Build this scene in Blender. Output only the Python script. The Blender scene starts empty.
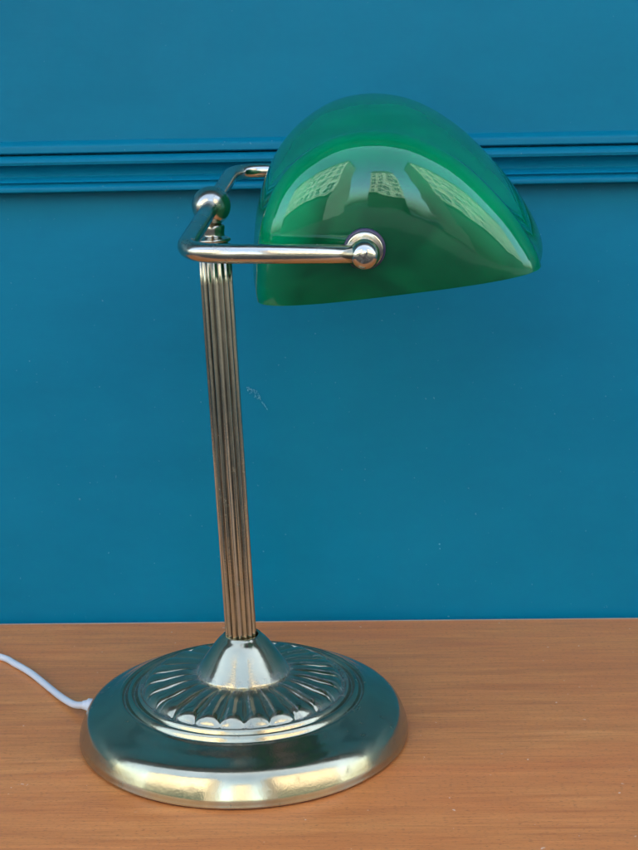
import bpy, bmesh, math, random
from mathutils import Vector, Matrix
random.seed(7)
PI = math.pi; R = math.radians
S = bpy.context.scene
COL = S.collection

# ---------------------------------------------------------------- camera
cd = bpy.data.cameras.new("camera"); cam = bpy.data.objects.new("camera", cd); COL.objects.link(cam)
cd.sensor_fit = 'HORIZONTAL'; cd.sensor_width = 36.0; cd.lens = 1350 / 638 * 36.0
cd.clip_start = 0.02; cd.clip_end = 500
cx = Vector((0.99990252, -0.00318828, -0.01359328)); cy = Vector((0.01396218, 0.22832861, 0.973484))
cz = Vector((0.0, -0.9735789, 0.22835087))
M = Matrix((cx, cy, cz)).transposed().to_4x4(); M.translation = Vector((0.04092164, -0.65027782, 0.3149462))
cam.matrix_world = M
S.camera = cam

# ---------------------------------------------------------------- light
SUN_EL, SUN_AZ = 47, 14           # the sun stands behind the blue wall: lamp in open shade, the far side of the street lit
w = bpy.data.worlds.new("World"); S.world = w; w.use_nodes = True
nt = w.node_tree; bg = nt.nodes["Background"]
sky = nt.nodes.new("ShaderNodeTexSky"); sky.sky_type = 'NISHITA'; sky.sun_disc = False
sky.sun_elevation = R(SUN_EL); sky.sun_rotation = R(SUN_AZ); sky.air_density = 1.0; sky.dust_density = 4.0; sky.ozone_density = 0.2
nt.links.new(sky.outputs[0], bg.inputs[0]); bg.inputs[1].default_value = 0.15
ld = bpy.data.lights.new("sun", 'SUN'); ld.energy = 2.0; ld.angle = R(0.5); ld.color = (1, .96, .90)
sun = bpy.data.objects.new("sun", ld); COL.objects.link(sun)
sd = Vector((math.sin(R(SUN_AZ)) * math.cos(R(SUN_EL)), math.cos(R(SUN_AZ)) * math.cos(R(SUN_EL)), math.sin(R(SUN_EL))))
sun.rotation_euler = sd.to_track_quat('Z', 'Y').to_euler(); sun.location = sd * 30
S.view_settings.view_transform = 'Standard'; S.view_settings.look = 'None'
S.view_settings.exposure = 2.85; S.view_settings.gamma = 1
S.cycles.max_bounces = 10; S.cycles.diffuse_bounces = 5; S.cycles.glossy_bounces = 5; S.cycles.transmission_bounces = 6

# ---------------------------------------------------------------- materials
def mat(name, color, rough=.5, metal=0.0, **kw):
    m = bpy.data.materials.new(name); m.use_nodes = True
    b = m.node_tree.nodes["Principled BSDF"]
    b.inputs["Base Color"].default_value = (*color, 1); b.inputs["Roughness"].default_value = rough; b.inputs["Metallic"].default_value = metal
    for k, v in kw.items(): b.inputs[k.replace('_', ' ')].default_value = v
    return m
class N:
    """small helper round a material's node tree"""
    def __init__(s, m): s.t = m.node_tree; s.b = s.t.nodes["Principled BSDF"]; s.out = s.t.nodes["Material Output"]
    def n(s, typ, **kw):
        x = s.t.nodes.new(typ)
        for k, v in kw.items(): setattr(x, k, v)
        return x
    def l(s, a, b): s.t.links.new(a, b)
    def coord(s, scale=(1, 1, 1), rot=(0, 0, 0), loc=(0, 0, 0), which='Object'):
        c = s.n("ShaderNodeTexCoord"); mp = s.n("ShaderNodeMapping")
        mp.inputs['Scale'].default_value = scale; mp.inputs['Rotation'].default_value = rot; mp.inputs['Location'].default_value = loc
        s.l(c.outputs[which], mp.inputs[0]); return mp.outputs[0]
    def noise(s, vec, scale, detail=4, rough=.5, dist=0):
        x = s.n("ShaderNodeTexNoise"); x.inputs['Scale'].default_value = scale; x.inputs['Detail'].default_value = detail
        x.inputs['Roughness'].default_value = rough; x.inputs['Distortion'].default_value = dist
        s.l(vec, x.inputs['Vector']); return x.outputs[0]
    def ramp(s, fac, stops):
        x = s.n("ShaderNodeValToRGB"); e = x.color_ramp.elements
        while len(e) < len(stops): e.new(.5)
        for i, (p, c) in enumerate(stops): e[i].position = p; e[i].color = (*c, 1) if len(c) == 3 else c
        s.l(fac, x.inputs[0]); return x.outputs[0]
    def mix(s, fac, a, b, mode='MIX'):
        x = s.n("ShaderNodeMix", data_type='RGBA', blend_type=mode)
        for sock, v in ((x.inputs[0], fac), (x.inputs[6], a), (x.inputs[7], b)):
            if isinstance(v, (int, float)): sock.default_value = v
            elif isinstance(v, tuple): sock.default_value = (*v, 1)
            else: s.l(v, sock)
        return x.outputs[2]
    def maprange(s, v, a, b, c, d):
        x = s.n("ShaderNodeMapRange"); x.inputs[1].default_value = a; x.inputs[2].default_value = b
        x.inputs[3].default_value = c; x.inputs[4].default_value = d; s.l(v, x.inputs[0]); return x.outputs[0]
    def bump(s, h, strength, dist):
        x = s.n("ShaderNodeBump"); x.inputs['Strength'].default_value = strength; x.inputs['Distance'].default_value = dist
        s.l(h, x.inputs['Height']); s.l(x.outputs[0], s.b.inputs['Normal']); return x

def metal_mat(name, c1, c2, rough, spots=.25, tarn=(.10, .085, .06)):
    m = mat(name, c1, rough, 1.0); k = N(m); v = k.coord()
    a = k.noise(v, 28, 5, .6, .6); f = k.noise(v, 900, 2, .5); g = k.noise(v, 130, 6, .7)
    col = k.mix(k.maprange(a, .35, .68, 0, 1), c1, c2)
    sp = k.maprange(g, .60, .74, 0, spots); col = k.mix(sp, col, tarn)
    k.l(col, k.b.inputs['Base Color'])
    r = k.maprange(a, .3, .7, rough * .75, rough * 1.45)
    ad = k.n("ShaderNodeMath", operation='ADD'); k.l(r, ad.inputs[0]); k.l(k.maprange(g, .5, .75, 0, .16), ad.inputs[1])
    k.l(ad.outputs[0], k.b.inputs['Roughness'])
    k.bump(f, .12, .0002)
    return m
brass = metal_mat("antique_brass", (.62, .51, .32), (.46, .39, .26), .17)
nickel = metal_mat("worn_nickel", (.58, .54, .43), (.46, .43, .34), .17)
stem_m = metal_mat("stem_brass", (.43, .405, .29), (.34, .325, .24), .15, .12)
# pressed foot: polished brass with dull grime settled in the pressed pattern
foot_m = metal_mat("foot_brass", (.52, .455, .29), (.36, .325, .205), .14, .5)

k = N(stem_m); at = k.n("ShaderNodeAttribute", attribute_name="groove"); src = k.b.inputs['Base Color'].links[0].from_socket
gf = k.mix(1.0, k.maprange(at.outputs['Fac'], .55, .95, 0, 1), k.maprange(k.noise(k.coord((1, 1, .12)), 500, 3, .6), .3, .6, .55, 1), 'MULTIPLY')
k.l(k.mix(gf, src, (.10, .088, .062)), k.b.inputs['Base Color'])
k = N(foot_m)
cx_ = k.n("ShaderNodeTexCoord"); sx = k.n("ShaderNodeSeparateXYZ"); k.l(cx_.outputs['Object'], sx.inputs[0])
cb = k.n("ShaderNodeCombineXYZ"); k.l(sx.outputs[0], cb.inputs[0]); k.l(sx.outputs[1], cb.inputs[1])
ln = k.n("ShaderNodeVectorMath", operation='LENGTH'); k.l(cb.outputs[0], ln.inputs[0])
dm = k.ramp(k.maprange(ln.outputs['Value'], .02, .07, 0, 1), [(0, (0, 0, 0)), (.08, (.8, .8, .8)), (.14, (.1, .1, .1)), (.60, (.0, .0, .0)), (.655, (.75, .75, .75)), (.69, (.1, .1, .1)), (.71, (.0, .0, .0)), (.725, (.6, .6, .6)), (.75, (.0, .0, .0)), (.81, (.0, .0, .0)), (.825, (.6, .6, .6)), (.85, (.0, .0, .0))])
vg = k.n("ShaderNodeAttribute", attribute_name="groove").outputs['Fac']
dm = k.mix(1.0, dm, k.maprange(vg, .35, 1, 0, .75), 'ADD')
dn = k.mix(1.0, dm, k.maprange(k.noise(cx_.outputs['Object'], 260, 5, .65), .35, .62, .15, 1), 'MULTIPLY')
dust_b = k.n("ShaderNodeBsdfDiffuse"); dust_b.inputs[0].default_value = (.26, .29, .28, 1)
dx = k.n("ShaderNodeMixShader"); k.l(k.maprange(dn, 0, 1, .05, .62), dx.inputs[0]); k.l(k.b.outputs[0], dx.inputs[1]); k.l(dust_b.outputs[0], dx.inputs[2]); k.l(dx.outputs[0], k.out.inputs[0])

m = mat("green_cased_glass", (.0, .14, .05), .04, Specular_Tint=(.6, 1, .88, 1)); glass = m; k = N(m)
k.b.inputs['IOR'].default_value = 1.85
v = k.coord((.55, .3, 1.0), (.2, .6, .1))
a = k.noise(v, 15, 1.5, .4, 1.4); b2 = k.noise(v, 34, 1.5, .4, 1.6)
col = k.ramp(a, [(.34, (.0, .050, .020)), (.50, (.0, .145, .052)), (.70, (.0, .30, .105))])
col = k.mix(k.maprange(b2, .45, .75, 0, .45), col, (.0, .27, .09))
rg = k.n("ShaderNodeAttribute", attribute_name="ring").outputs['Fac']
wob = k.n("ShaderNodeMath", operation='MULTIPLY_ADD'); k.l(a, wob.inputs[0]); wob.inputs[1].default_value = .5; k.l(rg, wob.inputs[2])   # end faces take a darker green than the body, with a wavy border
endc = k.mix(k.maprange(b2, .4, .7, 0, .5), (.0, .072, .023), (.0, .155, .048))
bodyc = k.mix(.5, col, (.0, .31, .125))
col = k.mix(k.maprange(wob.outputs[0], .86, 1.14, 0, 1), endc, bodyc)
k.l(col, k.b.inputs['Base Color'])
tr = k.n("ShaderNodeBsdfTranslucent"); k.l(k.mix(1.0, col, (2.2, 3.4, 2.6), 'MULTIPLY'), tr.inputs[0])
ms = k.n("ShaderNodeMixShader"); ms.inputs[0].default_value = .22
k.l(k.b.outputs[0], ms.inputs[1]); k.l(tr.outputs[0], ms.inputs[2]); k.l(ms.outputs[0], k.out.inputs[0])
k.bump(k.noise(k.coord((1, .5, 1)), 42, 2, .5, .4), .35, .0011)

washer_m = mat("dark_rubber", (.035, .03, .07), .35)
slot_m = mat("screw_grime", (.08, .07, .06), .5)
felt_m = mat("maroon_felt", (.06, .012, .02), .9)
flex_m = mat("white_flex", (.56, .60, .62), .42)

m = mat("blue_paint", (.012, .17, .30), .36, Specular_IOR_Level=.14); paint = m; k = N(m); v = k.coord()
a = k.noise(k.coord((1, 1, 2.2)), 5, 6, .65); b2 = k.noise(k.coord((.12, 1, 1)), 420, 4, .65); c2 = k.noise(k.coord((1, 1, .25)), 60, 4, .6)
col = k.mix(k.maprange(a, .3, .7, 0, 1), (.0, .143, .238), (.0008, .173, .282))
dust = k.noise(v, 420, 2, .5); col = k.mix(k.maprange(dust, .735, .80, 0, .35), col, (.25, .40, .46))
k.l(col, k.b.inputs['Base Color']); k.l(k.maprange(c2, .3, .7, .34, .52), k.b.inputs['Roughness'])
k.bump(b2, .10, .0006)
scuff_m = mat("chalk_scuff", (.10, .34, .45), .7)

m = mat("teak_veneer", (.45, .2, .09), .42); wood = m; k = N(m)
v = k.coord((2.2, 34, 34)); g1 = k.noise(v, 4.0, 7, .62, .9)
v2 = k.coord((4, 150, 150)); g2 = k.noise(v2, 9, 4, .6, .3)
v3 = k.coord((1.2, 6, 6)); g3 = k.noise(v3, 3, 3, .5, 1.2)
col = k.ramp(g1, [(.25, (.50, .160, .042)), (.5, (.65, .238, .064)), (.75, (.78, .325, .095))])
col = k.mix(k.maprange(g2, .50, .71, 0, .52), col, (.34, .092, .024))
col = k.mix(k.maprange(g3, .4, .75, 0, .5), col, (.70, .20, .052))
pk = k.noise(k.coord((120, 900, 900)), 3, 2, .5); col = k.mix(k.maprange(pk, .60, .70, 0, .7), col, (.16, .055, .025))
sp = k.noise(k.coord(), 330, 1, .5); col = k.mix(k.maprange(sp, .785, .82, 0, .7), col, (.75, .62, .5))
k.l(col, k.b.inputs['Base Color']); k.l(k.maprange(g1, .3, .7, .28, .42), k.b.inputs['Roughness'])
k.bump(g2, .12, .0004)
edge_m = mat("pale_edging", (.62, .42, .30), .5)

def plaster(name, c):
    m = mat(name, c, .85); k = N(m); a = k.noise(k.coord(), 1.3, 6, .6)
    k.l(k.mix(k.maprange(a, .3, .75, 0, .35), c, tuple(x * .72 for x in c)), k.b.inputs['Base Color']); return m
cream = plaster("cream_render", (.54, .50, .41)); stone = plaster("pale_stone", (.54, .51, .44)); brickm = plaster("buff_brick", (.52, .44, .35))
win_m = mat("dark_window_glass", (.02, .025, .03), .08); frame_m = mat("white_window_frame", (.7, .7, .68), .5)
pale_m = mat("cream_gloss_paint", (.8, .78, .7), .5)
shop_m = mat("dark_green_shopfront", (.02, .035, .028), .4)
slate = mat("roof_slate", (.09, .09, .10), .7)
m = mat("street_paving", (.2, .19, .18), .85); pave = m; k = N(m)
br = k.n("ShaderNodeTexBrick"); k.l(k.coord(), br.inputs[0]); br.inputs['Scale'].default_value = 1.6
br.inputs['Color1'].default_value = (.036, .035, .033, 1); br.inputs['Color2'].default_value = (.03, .029, .028, 1); br.inputs['Mortar'].default_value = (.05, .05, .047, 1)
br.inputs['Mortar Size'].default_value = .012; k.l(br.outputs[0], k.b.inputs['Base Color'])

# ---------------------------------------------------------------- helpers
def link(name, bm, m, parent=None, smooth=True, loc=None):
    me = bpy.data.meshes.new(name); bmesh.ops.recalc_face_normals(bm, faces=bm.faces); bm.to_mesh(me); bm.free()
    me.materials.append(m)
    if smooth: me.polygons.foreach_set('use_smooth', [True] * len(me.polygons))
    o = bpy.data.objects.new(name, me); COL.objects.link(o)
    if parent: o.parent = parent
    if loc: o.location = loc
    return o
def tag(o, label=None, cat=None, group=None, kind=None):
    for kk, vv in (('label', label), ('category', cat), ('group', group), ('kind', kind)):
        if vv: o[kk] = vv
    return o
def empty(name, loc=(0, 0, 0)):
    o = bpy.data.objects.new(name, None); o.empty_display_size = .05; COL.objects.link(o); o.location = loc; return o
def frame(axis, up=Vector((0, 0, 1))):
    z = Vector(axis).normalized(); x = up.cross(z)
    if x.length < 1e-5: x = Vector((1, 0, 0))
    x.normalize(); y = z.cross(x); return x, y, z
def lathe(bm, prof, origin=(0, 0, 0), axis=(0, 0, 1), n=96, fn=None):
    """revolve (r, h) pairs; fn(r, h, angle) may return a changed (r, h)"""
    X, Y, Z = frame(axis); o = Vector(origin); rings = []
    for r, h in prof:
        if r < 1e-7: rings.append([bm.verts.new(o + Z * h)]); continue
        ring = []
        for i in range(n):
            a = 2 * PI * i / n; rr, hh = fn(r, h, a) if fn else (r, h)
            ring.append(bm.verts.new(o + X * (rr * math.cos(a)) + Y * (rr * math.sin(a)) + Z * hh))
        rings.append(ring)
    for A, B in zip(rings, rings[1:]):
        for i in range(n):
            j = (i + 1) % n
            if len(A) == 1 and len(B) == 1: continue
            if len(A) == 1: bm.faces.new((A[0], B[j], B[i]))
            elif len(B) == 1: bm.faces.new((A[i], A[j], B[0]))
            else: bm.faces.new((A[i], A[j], B[j], B[i]))
    return rings
def spline(pts, k=8):
    """Catmull-Rom through points of any dimension"""
    P = [Vector(p) for p in pts]; P = [P[0] * 2 - P[1]] + P + [P[-1] * 2 - P[-2]]; out = []
    for i in range(1, len(P) - 2):
        for s in range(k):
            t = s / k; a, b, c, d = P[i - 1:i + 3]
            out.append(.5 * ((2 * b) + (c - a) * t + (2 * a - 5 * b + 4 * c - d) * t * t + (3 * b - a - 3 * c + d) * t ** 3))
    out.append(P[-2].copy()); return out
def tube(bm, pts, r, n=24, flat=1.0, caps=True):
    pts = [Vector(p) for p in pts]; rings = []; x = None
    for i, p in enumerate(pts):
        t = (pts[min(i + 1, len(pts) - 1)] - pts[max(i - 1, 0)]).normalized()
        if x is None: x = frame(t)[0]
        x = (x - t * x.dot(t)).normalized(); y = t.cross(x)
        rr = r(i / (len(pts) - 1)) if callable(r) else r
        rings.append([bm.verts.new(p + x * rr * math.cos(2 * PI * j / n) + y * rr * flat * math.sin(2 * PI * j / n)) for j in range(n)])
    for A, B in zip(rings, rings[1:]):
        for i in range(n): bm.faces.new((A[i], A[(i + 1) % n], B[(i + 1) % n], B[i]))
    if caps: bm.faces.new(rings[0]); bm.faces.new(rings[-1])
def box(bm, a, b, bev=0):
    r = bmesh.ops.create_cube(bm, size=1); vs = r['verts']; a = Vector(a); b = Vector(b)
    for q in vs: q.co = Vector(((a.x + b.x) / 2 + q.co.x * (b.x - a.x), (a.y + b.y) / 2 + q.co.y * (b.y - a.y), (a.z + b.z) / 2 + q.co.z * (b.z - a.z)))
    if bev:
        es = {e for q in vs for e in q.link_edges}; bmesh.ops.bevel(bm, geom=list(es), offset=bev, segments=3, affect='EDGES', profile=.5)
def rounded(pts, rad, k=10):
    """polyline with its inner corners turned to arcs"""
    P = [Vector(p) for p in pts]; out = [P[0]]
    for a, b, c in zip(P, P[1:], P[2:]):
        u = (a - b).normalized(); v = (c - b).normalized(); p0 = b + u * rad; p1 = b + v * rad
        for s in range(k + 1):
            t = s / k; out.append(p0 * (1 - t) ** 2 * 1 + b * 2 * t * (1 - t) + p1 * t * t)
    out.append(P[-1]); return out

# ---------------------------------------------------------------- setting
GZ = -.75; YAW = R(-.7)
bm = bmesh.new(); bmesh.ops.create_grid(bm, x_segments=1, y_segments=1, size=150)
g = link("ground", bm, pave, None, False, (0, 0, GZ)); tag(g, kind='structure')

# painted timber wall: upper board, moulding strip, lower panel
wall = empty("painted_wall", (0, .1565, GZ)); wall.rotation_euler = (0, R(-.25), YAW)
tag(wall, "teal blue painted panelled wall with a horizontal moulding, right behind the wooden table", "wall")
WX0, WX1 = -6.0, 6.0
def zz(z): return z - GZ
def strip(name, prof, m):
    """prof: (proud toward the street, height) top to bottom, closed against the wall's back"""
    bm = bmesh.new(); cols = []
    xs = [WX0, -.6, -.2, .2, .6, WX1]
    for x in xs: cols.append([bm.verts.new((x, -p, zz(z))) for p, z in prof])
    nP = len(prof)
    for A, B in zip(cols, cols[1:]):
        for i in range(nP): bm.faces.new((A[i], B[i], B[(i + 1) % nP], A[(i + 1) % nP]))
    bm.faces.new(cols[0]); bm.faces.new(cols[-1])
    o = link(name, bm, m, wall, True)
    md = o.modifiers.new("split", 'EDGE_SPLIT'); md.split_angle = R(40); return o
up = [(-.30, 5.2), (-.0, 5.2)] + [(0, .2989), (.0008, .2985), (.0030, .2968), (.0038, .2960), (.0040, .2950), (.0040, .2922), (.0030, .2914), (.0, .2911), (-.3, .2911)]
strip("upper_board", up, paint)
mo = [(-.02, .2907), (.0010, .2907), (.0040, .2900), (.0062, .2888), (.0070, .2868), (.0064, .2852)]
for i in range(1, 11):                         # cove
    t = i / 10 * PI / 2; mo.append((.0060 - .0072 * math.sin(t), .2850 - .0060 * (1 - math.cos(t)) - .0006 * i / 10))
mo += [(-.0006, .2778), (.0030, .2768), (.0058, .2760), (.0066, .2752), (.0052, .2745), (.0050, .2739), (.0072, .2734), (.0086, .2724), (.0090, .2712), (.0086, .2699), (.0068, .2690), (.0, .2687), (-.02, .2687)]
strip("moulding", mo, paint)
lo = [(-.30, .2685), (-.0030, .2685), (-.0030, -.75), (-.30, -.75)]
strip("lower_panel", lo, paint)
strip("backing_board", [(-.28, 5.0), (-.006, 5.0), (-.006, -.74), (-.28, -.74)], paint)
strip("soffit_board", [(-.02, 1.252), (.36, 1.252), (.36, 1.232), (.0, 1.232), (-.02, 1.232)], pale_m)
strip("fascia", [(.362, 1.42), (.40, 1.42), (.40, 1.19), (.362, 1.19)], shop_m)
def patch(name, blobs, m):
    bm = bmesh.new()
    for x, z, rx, rz, an in blobs:
        vs = []
        for i in range(14):
            a = 2 * PI * i / 14; q = random.uniform(.6, 1.15); u, v = rx * q * math.cos(a), rz * q * math.sin(a)
            vs.append((x + u * math.cos(an) - v * math.sin(an), zz(z) + u * math.sin(an) + v * math.cos(an)))
        A = [bm.verts.new((u, .0026, v)) for u, v in vs]; B = [bm.verts.new((u, .0031, v)) for u, v in vs]
        bm.faces.new(A); bm.faces.new(B)
        for i in range(14): bm.faces.new((A[i], A[(i + 1) % 14], B[(i + 1) % 14], B[i]))
    return link(name, bm, m, wall, False)
bl = []
for i in range(60):
    t = random.random() ** .9; wd = .0020 * math.sin(PI * min(1, t + .12)) ; bl.append((.0008 + .0125 * t + random.gauss(0, .4) * wd, .1490 - .0140 * t ** 1.5 + random.gauss(0, .5) * wd, random.uniform(.00012, .0006), random.uniform(.0001, .0003), -.8 - .5 * t))
bl += [(.1190, .0470, .0006, .0004, 0), (.1193, .0440, .0003, .0004, 0), (.0377, .3519, .0004, .0006, 0)]
patch("chalk_scuff", bl, scuff_m)

# table the lamp stands on
tab = empty("wooden_table", (0, .1525, GZ)); tab.rotation_euler.z = YAW
tag(tab, "orange brown wood veneer table under the lamp, its back edge against the blue wall", "table")
TL, TR_, TF = -.55, .75, -.41
bm = bmesh.new(); box(bm, (TL, TF, .722), (TR_, -.0012, .75), .0012); link("table_top", bm, wood, tab, False)
bm = bmesh.new(); box(bm, (TL, -.0010, .7225), (TR_, .0004, .7496)); link("back_edging", bm, edge_m, tab, False)
bm = bmesh.new()
box(bm, (TL + .05, TF + .04, .64), (TR_ - .05, TF + .06, .7215)); box(bm, (TL + .05, -.07, .64), (TR_ - .05, -.05, .7215))
link("apron", bm, wood, tab, False)
for x in (TL + .05, TR_ - .1):
    for y in (TF + .065, -.12):
        bm = bmesh.new(); box(bm, (x, y, 0), (x + .045, y + .045, .7212), .003); link("leg", bm, wood, tab, False)

# buildings across the street, seen mirrored in the glass and the brass
def building(name, label, x0, x1, y, h, m, ncol, nrow, base=4.0):
    o = empty(name, ((x0 + x1) / 2, y, GZ)); tag(o, label, "building")
    W = x1 - x0; bm = bmesh.new(); box(bm, (-W / 2, -8, 0), (W / 2, 0, h)); link("wall", bm, m, o, False)
    bm = bmesh.new(); box(bm, (-W / 2, -8.2, h + .003), (W / 2, .35, h + .35)); box(bm, (-W / 2 + .4, -7.6, h + .353), (W / 2 - .4, -.8, h + 1.6)); rf = link("roof", bm, slate, o, False)
    x = -W / 2 + 1
    while x < W / 2 - 1.2:
        bm = bmesh.new(); box(bm, (x, -3.2, h + 1.2), (x + .7, -2.2, h + random.uniform(2.2, 3.0))); x += random.uniform(2.8, 5.5)
        link("chimney", bm, brickm, rf, False)
    bm = bmesh.new()
    for zq in (h * .52, h - .55): box(bm, (-W / 2, .003, zq), (W / 2, .16, zq + .14))
    x = -W / 2 + random.uniform(3, 5)
    while x < W / 2 - 1: box(bm, (x, .003, 3.9), (x + .12, .13, h - .6)); x += random.uniform(4, 7)
    link("string_course", bm, frame_m, o, False)
    bm = bmesh.new(); box(bm, (-W / 2, .003, 0), (W / 2, .25, 3.6)); box(bm, (-W / 2, .003, 3.603), (W / 2, .5, 3.85)); link("shopfront", bm, shop_m, o, False)
    cw = W / ncol; rh = (h - base) / nrow
    for i in range(ncol):
        for j in range(nrow):
            cxx = -W / 2 + cw * (i + .5); z0 = base + rh * j + rh * .18; z1 = z0 + rh * .62; hw = cw * random.choice((.22, .27, .33)); z1 = z0 + rh * random.choice((.5, .6, .66))
            bm = bmesh.new()
            for a, b in (((cxx - hw - .08, 0, z0 - .08), (cxx + hw + .08, .12, z0)), ((cxx - hw - .08, 0, z1), (cxx + hw + .08, .12, z1 + .1)),
                         ((cxx - hw - .08, 0, z0), (cxx - hw, .1, z1)), ((cxx + hw, 0, z0), (cxx + hw + .08, .1, z1)),
                         ((cxx - .03, .001, z0), (cxx + .03, .06, z1)), ((cxx - hw, .001, (z0 + z1) / 2 - .03), (cxx - .03, .07, (z0 + z1) / 2 + .03)), ((cxx + .03, .001, (z0 + z1) / 2 - .03), (cxx + hw, .07, (z0 + z1) / 2 + .03))):
                box(bm, a, b)
            f = link("window", bm, frame_m, o, False)
            bm = bmesh.new(); box(bm, (cxx - hw, .002, z0), (cxx + hw, .02, z1)); link("pane", bm, win_m, f, False)
    return o
building("townhouse", "cream rendered town house at the end of the street, mirrored above the shade's knob", -2.6, 3.2, -30, 15, cream, 3, 6)
building("townhouse", "pale stone block across the street, mirrored at the left of the glass shade", -26, -5.2, -12.0, 13.5, stone, 13, 5)
building("townhouse", "buff brick terrace across the street, mirrored at the right of the glass shade", 5.0, 27, -11.4, 13.0, brickm, 14, 5)

# ---------------------------------------------------------------- the lamp
lamp = empty("desk_lamp", (0, 0, 0))
tag(lamp, "brass banker's desk lamp with green glass shade and fluted stem on the wooden table", "lamp")
cm = .01
# foot
prof = [(8.30, .11), (8.48, .11), (8.51, .16), (8.49, .28), (8.47, .46), (8.41, .64), (8.32, .88), (8.20, 1.16), (8.04, 1.42), (7.82, 1.62), (7.50, 1.78), (7.12, 1.93),
        (6.75, 2.12), (6.46, 2.26), (6.33, 2.345), (6.24, 2.31), (6.15, 2.19), (6.06, 2.21), (5.97, 2.37), (5.87, 2.485), (5.78, 2.495), (5.70, 2.40), (5.62, 2.30), (5.54, 2.34), (5.45, 2.51), (5.36, 2.58),
        (5.28, 2.54), (5.22, 2.50)]
prof = [tuple(p) for p in spline([p for p in prof], 3)]
inner = [(5.17, 2.52), (5.11, 2.62), (5.03, 2.73), (4.93, 2.83), (4.78, 2.92), (4.6, 2.98), (4.35, 3.03), (4.1, 3.06), (3.8, 3.13), (3.5, 3.19), (3.2, 3.24), (2.9, 3.27), (2.6, 3.29), (2.3, 3.30), (1.5, 3.32)]
prof += inner
NF = 25; GA0 = PI / 2
def gad(r, h, a):
    rc = r / cm
    if rc >= 5.19: return r, h
    q = abs(math.sin(a * NF / 2))                       # ribs: round backs, sharp valleys
    env = min(1, max(0, (5.19 - rc) / .55)) ** .5 * min(1, max(0, (rc - 2.2) / 1.6))
    return r, h + cm * env * (.27 * (q ** .5) - .19)
bm = bmesh.new(); lathe(bm, [(r * cm, h * cm) for r, h in prof], n=NF * 16, fn=gad)
foot = link("foot", bm, foot_m, lamp)
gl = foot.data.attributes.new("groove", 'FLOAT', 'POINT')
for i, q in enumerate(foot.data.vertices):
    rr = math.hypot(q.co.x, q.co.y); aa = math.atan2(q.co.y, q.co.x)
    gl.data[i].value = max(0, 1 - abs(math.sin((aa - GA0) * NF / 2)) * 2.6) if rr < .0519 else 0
bm = bmesh.new(); lathe(bm, [(0, .0002), (.0838, .0002), (.0842, .0010), (.083, .0016), (0, .0016)]); link("felt_pad", bm, felt_m, lamp)
# cone over the middle of the foot
cone = spline([(2.30, 3.22), (2.40, 3.26), (2.42, 3.36), (2.34, 3.50), (2.12, 3.82), (1.84, 4.22), (1.56, 4.62), (1.30, 4.96), (1.08, 5.18), (1.00, 5.27), (.94, 5.32), (.84, 5.30), (.80, 5.18)], 4)
bm = bmesh.new(); lathe(bm, [(p[0] * cm, p[1] * cm) for p in cone]); link("cone_collar", bm, foot_m, lamp)
# stem
B0 = Vector((-.0006, 0, .0500)); BALL = Vector((-.00894, 0, .27034)); ax = (BALL - B0).normalized(); Ls = (BALL - B0).length
def flute(r, h, a): return r * (1 - .115 * (.5 - .5 * math.cos(a * 15)) ** .8), h
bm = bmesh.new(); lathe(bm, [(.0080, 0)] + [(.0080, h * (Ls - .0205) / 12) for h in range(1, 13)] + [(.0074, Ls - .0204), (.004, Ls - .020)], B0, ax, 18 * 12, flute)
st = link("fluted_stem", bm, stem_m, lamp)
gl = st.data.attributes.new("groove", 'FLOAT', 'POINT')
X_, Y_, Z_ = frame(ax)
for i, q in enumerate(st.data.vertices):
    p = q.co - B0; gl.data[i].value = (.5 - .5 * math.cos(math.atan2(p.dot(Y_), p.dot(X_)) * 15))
bm = bmesh.new(); h0 = Ls - .0205
cp = [(.0060, 0), (.0084, .0004), (.0088, .0012), (.0084, .0020), (.0071, .0024), (.0069, .0030), (.0080, .0036), (.0083, .0043), (.0079, .0050), (.0066, .0056), (.0054, .0064), (.0054, .0080), (.0056, .0110), (.003, .0125)]
lathe(bm, [(p[0], p[1] + h0) for p in spline(cp, 3)], B0, ax); link("stem_collar", bm, nickel, lamp)
bm = bmesh.new(); lathe(bm, [(.0093 * math.sin(PI * i / 32), -.0093 * math.cos(PI * i / 32)) for i in range(33)], BALL, ax, 64); link("ball_finial", bm, nickel, lamp)
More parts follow.
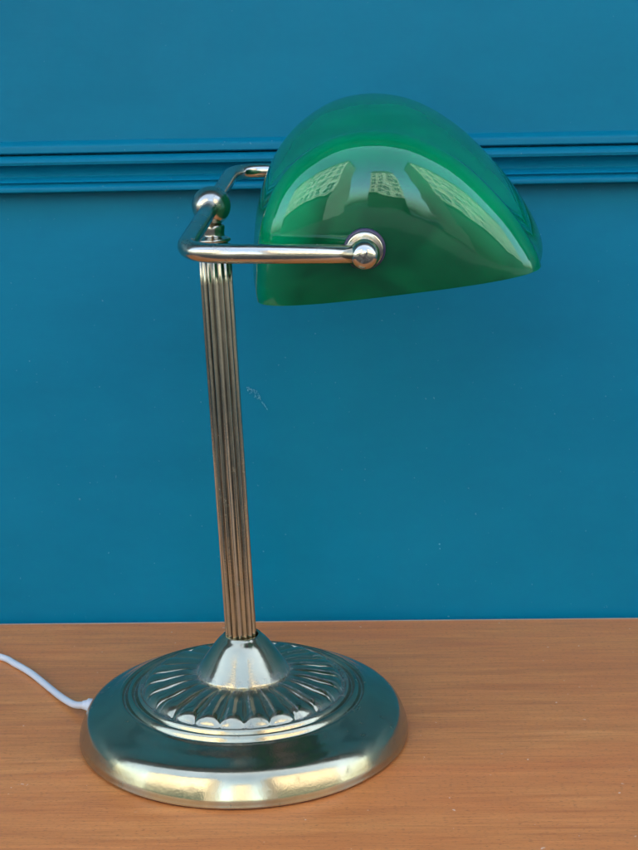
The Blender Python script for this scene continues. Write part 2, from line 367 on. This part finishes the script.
# yoke
D = Vector((.0456728, .99235772, .11463053)).normalized()
HL = .1034; E_ = Vector((.99891898, -.04437548, -.01384516)).normalized(); W_ = E_.cross(D)
if W_.z < 0: W_ = -W_
AL = .0739
N0 = BALL - D * HL; F0 = BALL + D * HL; K0 = N0 + E_ * AL; K1 = F0 + E_ * AL
bm = bmesh.new(); tube(bm, rounded([K0 - E_ * .002, N0, F0, K1 - E_ * .002], .0185, 14), .0040, 32); yoke = link("yoke", bm, nickel, lamp)
for K, s in ((K0, 1), (K1, -1)):
    d = D * s                                            # towards the glass
    bm = bmesh.new()
    kp = [(0, -.0064), (.0022, -.0062), (.0040, -.0052), (.0055, -.0033), (.0062, -.0008), (.0061, .0016), (.0052, .0038), (.0040, .0052), (.0038, .0062), (.0060, .0066), (.0074, .0070), (.0076, .0078), (.0070, .0084), (0, .0085)]
    lathe(bm, [tuple(p) for p in spline(kp, 3)][:-1] + [(0, .0085)], K, d, 48); kn = link("pivot_knob", bm, nickel, lamp)
    bm = bmesh.new(); X, Y, Z = frame(d)
    for q in (R(28), R(118)):
        u = X * math.cos(q) + Y * math.sin(q); v = Z.cross(u); c = K - Z * .0062
        a = [c + u * i * .0024 + v * j * .0004 + Z * l for l in (-.0004, .0008) for i, j in ((-1, -1), (1, -1), (1, 1), (-1, 1))]
        vs = [bm.verts.new(p) for p in a]; bm.faces.new(vs[:4]); bm.faces.new(vs[4:])
        for i in range(4): bm.faces.new((vs[i], vs[(i + 1) % 4], vs[4 + (i + 1) % 4], vs[4 + i]))
    link("screw_slot", bm, slot_m, kn, False)
    bm = bmesh.new(); lathe(bm, [(0, .0086), (.0080, .0086), (.0086, .0092), (.0086, .0104), (.0080, .0110), (0, .0110)], K, d, 48); link("washer", bm, washer_m, lamp)

# shade: a closed bulged loft along the yoke's axis, cut open at the mouth, then given the glass's thickness
PR = [(-4.98, -2.9), (-5.02, -1.6), (-4.90, -.1), (-4.56, 1.30), (-3.92, 2.6), (-2.92, 3.66), (-1.45, 4.50), (.35, 4.78), (2.3, 4.43), (4.2, 3.38), (5.88, 1.85), (7.10, .34), (7.88, -1.15),
      (7.9, -2.8), (6.6, -5.2), (3.6, -6.6), (0, -6.9), (-3.0, -6.0), (-4.3, -4.6)]
C0 = Vector((1.0, -.9)); P2 = [Vector(p) for p in PR]; ext = P2[-1:] + P2 + P2[:1]; nseg = 10; curve = []
for i in range(len(P2)):
    a, b, c, d = P2[i - 1], P2[i], P2[(i + 1) % len(P2)], P2[(i + 2) % len(P2)]
    for s in range(nseg):
        t = s / nseg; curve.append(.5 * ((2 * b) + (c - a) * t + (2 * a - 5 * b + 4 * c - d) * t * t + (3 * b - a - 3 * c + d) * t ** 3))
LH = HL - .0110                                        # half length of the glass
SD = 2.6 * cm                                            # depth of the rounded end
mid = (K0 + K1) / 2
prof = []
NS = 36
for i in range(NS + 1):
    th = i / NS * PI / 2
    r = .945 * math.sin(th) ** (2 / 2.9); z = math.cos(th) ** (2 / 2.9)
    prof.append((r, -(LH - SD + SD * z)))
body = [(.945 + .095 * (1 - (i / 6 - 1) ** 2), -(LH - SD) + (2 * (LH - SD)) * i / 12) for i in range(1, 12)]
full = prof + body + [(r, -z) for r, z in reversed(prof)]
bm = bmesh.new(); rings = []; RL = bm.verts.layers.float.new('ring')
for r, z in full:
    if r < 1e-4: rings.append([bm.verts.new(mid + D * z + (E_ * C0.x + W_ * C0.y) * cm)]); continue
    rings.append([bm.verts.new(mid + D * z + (E_ * (C0.x + (q.x - C0.x) * r) + W_ * (C0.y + (q.y - C0.y) * r)) * cm) for q in curve])
n = len(curve)
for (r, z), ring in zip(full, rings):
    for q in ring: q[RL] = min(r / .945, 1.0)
for A, B in zip(rings, rings[1:]):
    for i in range(n):
        j = (i + 1) % n
        if len(A) == 1: bm.faces.new((A[0], B[j], B[i]))
        elif len(B) == 1: bm.faces.new((A[i], A[j], B[0]))
        else: bm.faces.new((A[i], A[j], B[j], B[i]))
bmesh.ops.recalc_face_normals(bm, faces=bm.faces)
p0 = mid + (E_ * -4.6 + W_ * -2.75) * cm; p1 = mid + (E_ * 7.6 + W_ * -1.15) * cm
nrm = (p1 - p0).normalized().cross(D)
if nrm.z > 0: nrm = -nrm
bmesh.ops.bisect_plane(bm, geom=bm.verts[:] + bm.edges[:] + bm.faces[:], plane_co=p0, plane_no=nrm, clear_outer=True)
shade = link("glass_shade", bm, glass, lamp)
md = shade.modifiers.new("thick", 'SOLIDIFY'); md.thickness = .0035; md.offset = -1
md = shade.modifiers.new("rim", 'BEVEL'); md.width = .0012; md.segments = 3; md.limit_method = 'ANGLE'; md.angle_limit = R(50)

# lamp holder inside the shade: socket, bulb and end cap between the two pivots
bm = bmesh.new(); hp = K0 + D * .0190 - W_ * .004
lathe(bm, [(0, 0), (.0120, 0), (.0155, .0035), (.0160, .010), (.0150, .013), (.0145, .050), (.0155, .052), (.0155, .055), (0, .055)], hp, D, 48); hold = link("bulb_holder", bm, washer_m, lamp)
bm = bmesh.new(); lathe(bm, [(0, .0), (.009, .001), (.0105, .016), (.0125, .026), (.0180, .042), (.0200, .056), (.0175, .070), (.0100, .079), (0, .082)], hp + D * .0551, D, 48); link("bulb", bm, flex_m, hold)
# flex and its grommet
ga = R(170.5); gdir = Vector((math.cos(ga), math.sin(ga), 0))
gp = gdir * .0835 + Vector((0, 0, .0082))
bm = bmesh.new(); lathe(bm, [(0, -.003), (.0034, -.003), (.0036, .0006), (.0036, .0014), (.0028, .0020), (.0025, .0032), (.0022, .0044), (0, .0046)], gp, gdir, 32); gr = link("grommet", bm, flex_m, lamp)
cord = [gp + gdir * .003, (-.0930, .0232, .0045), (-.1032, .0373, .0030), (-.1150, .0556, .0020), (-.1268, .0722, .0020), (-.1383, .0852, .0020), (-.1495, .0958, .0020), (-.18, .108, .0025), (-.24, .112, .0025), (-.32, .10, .0025), (-.45, .085, .0025)]
bm = bmesh.new(); tube(bm, spline(cord, 8), .0019, 20); link("flex", bm, flex_m, lamp)
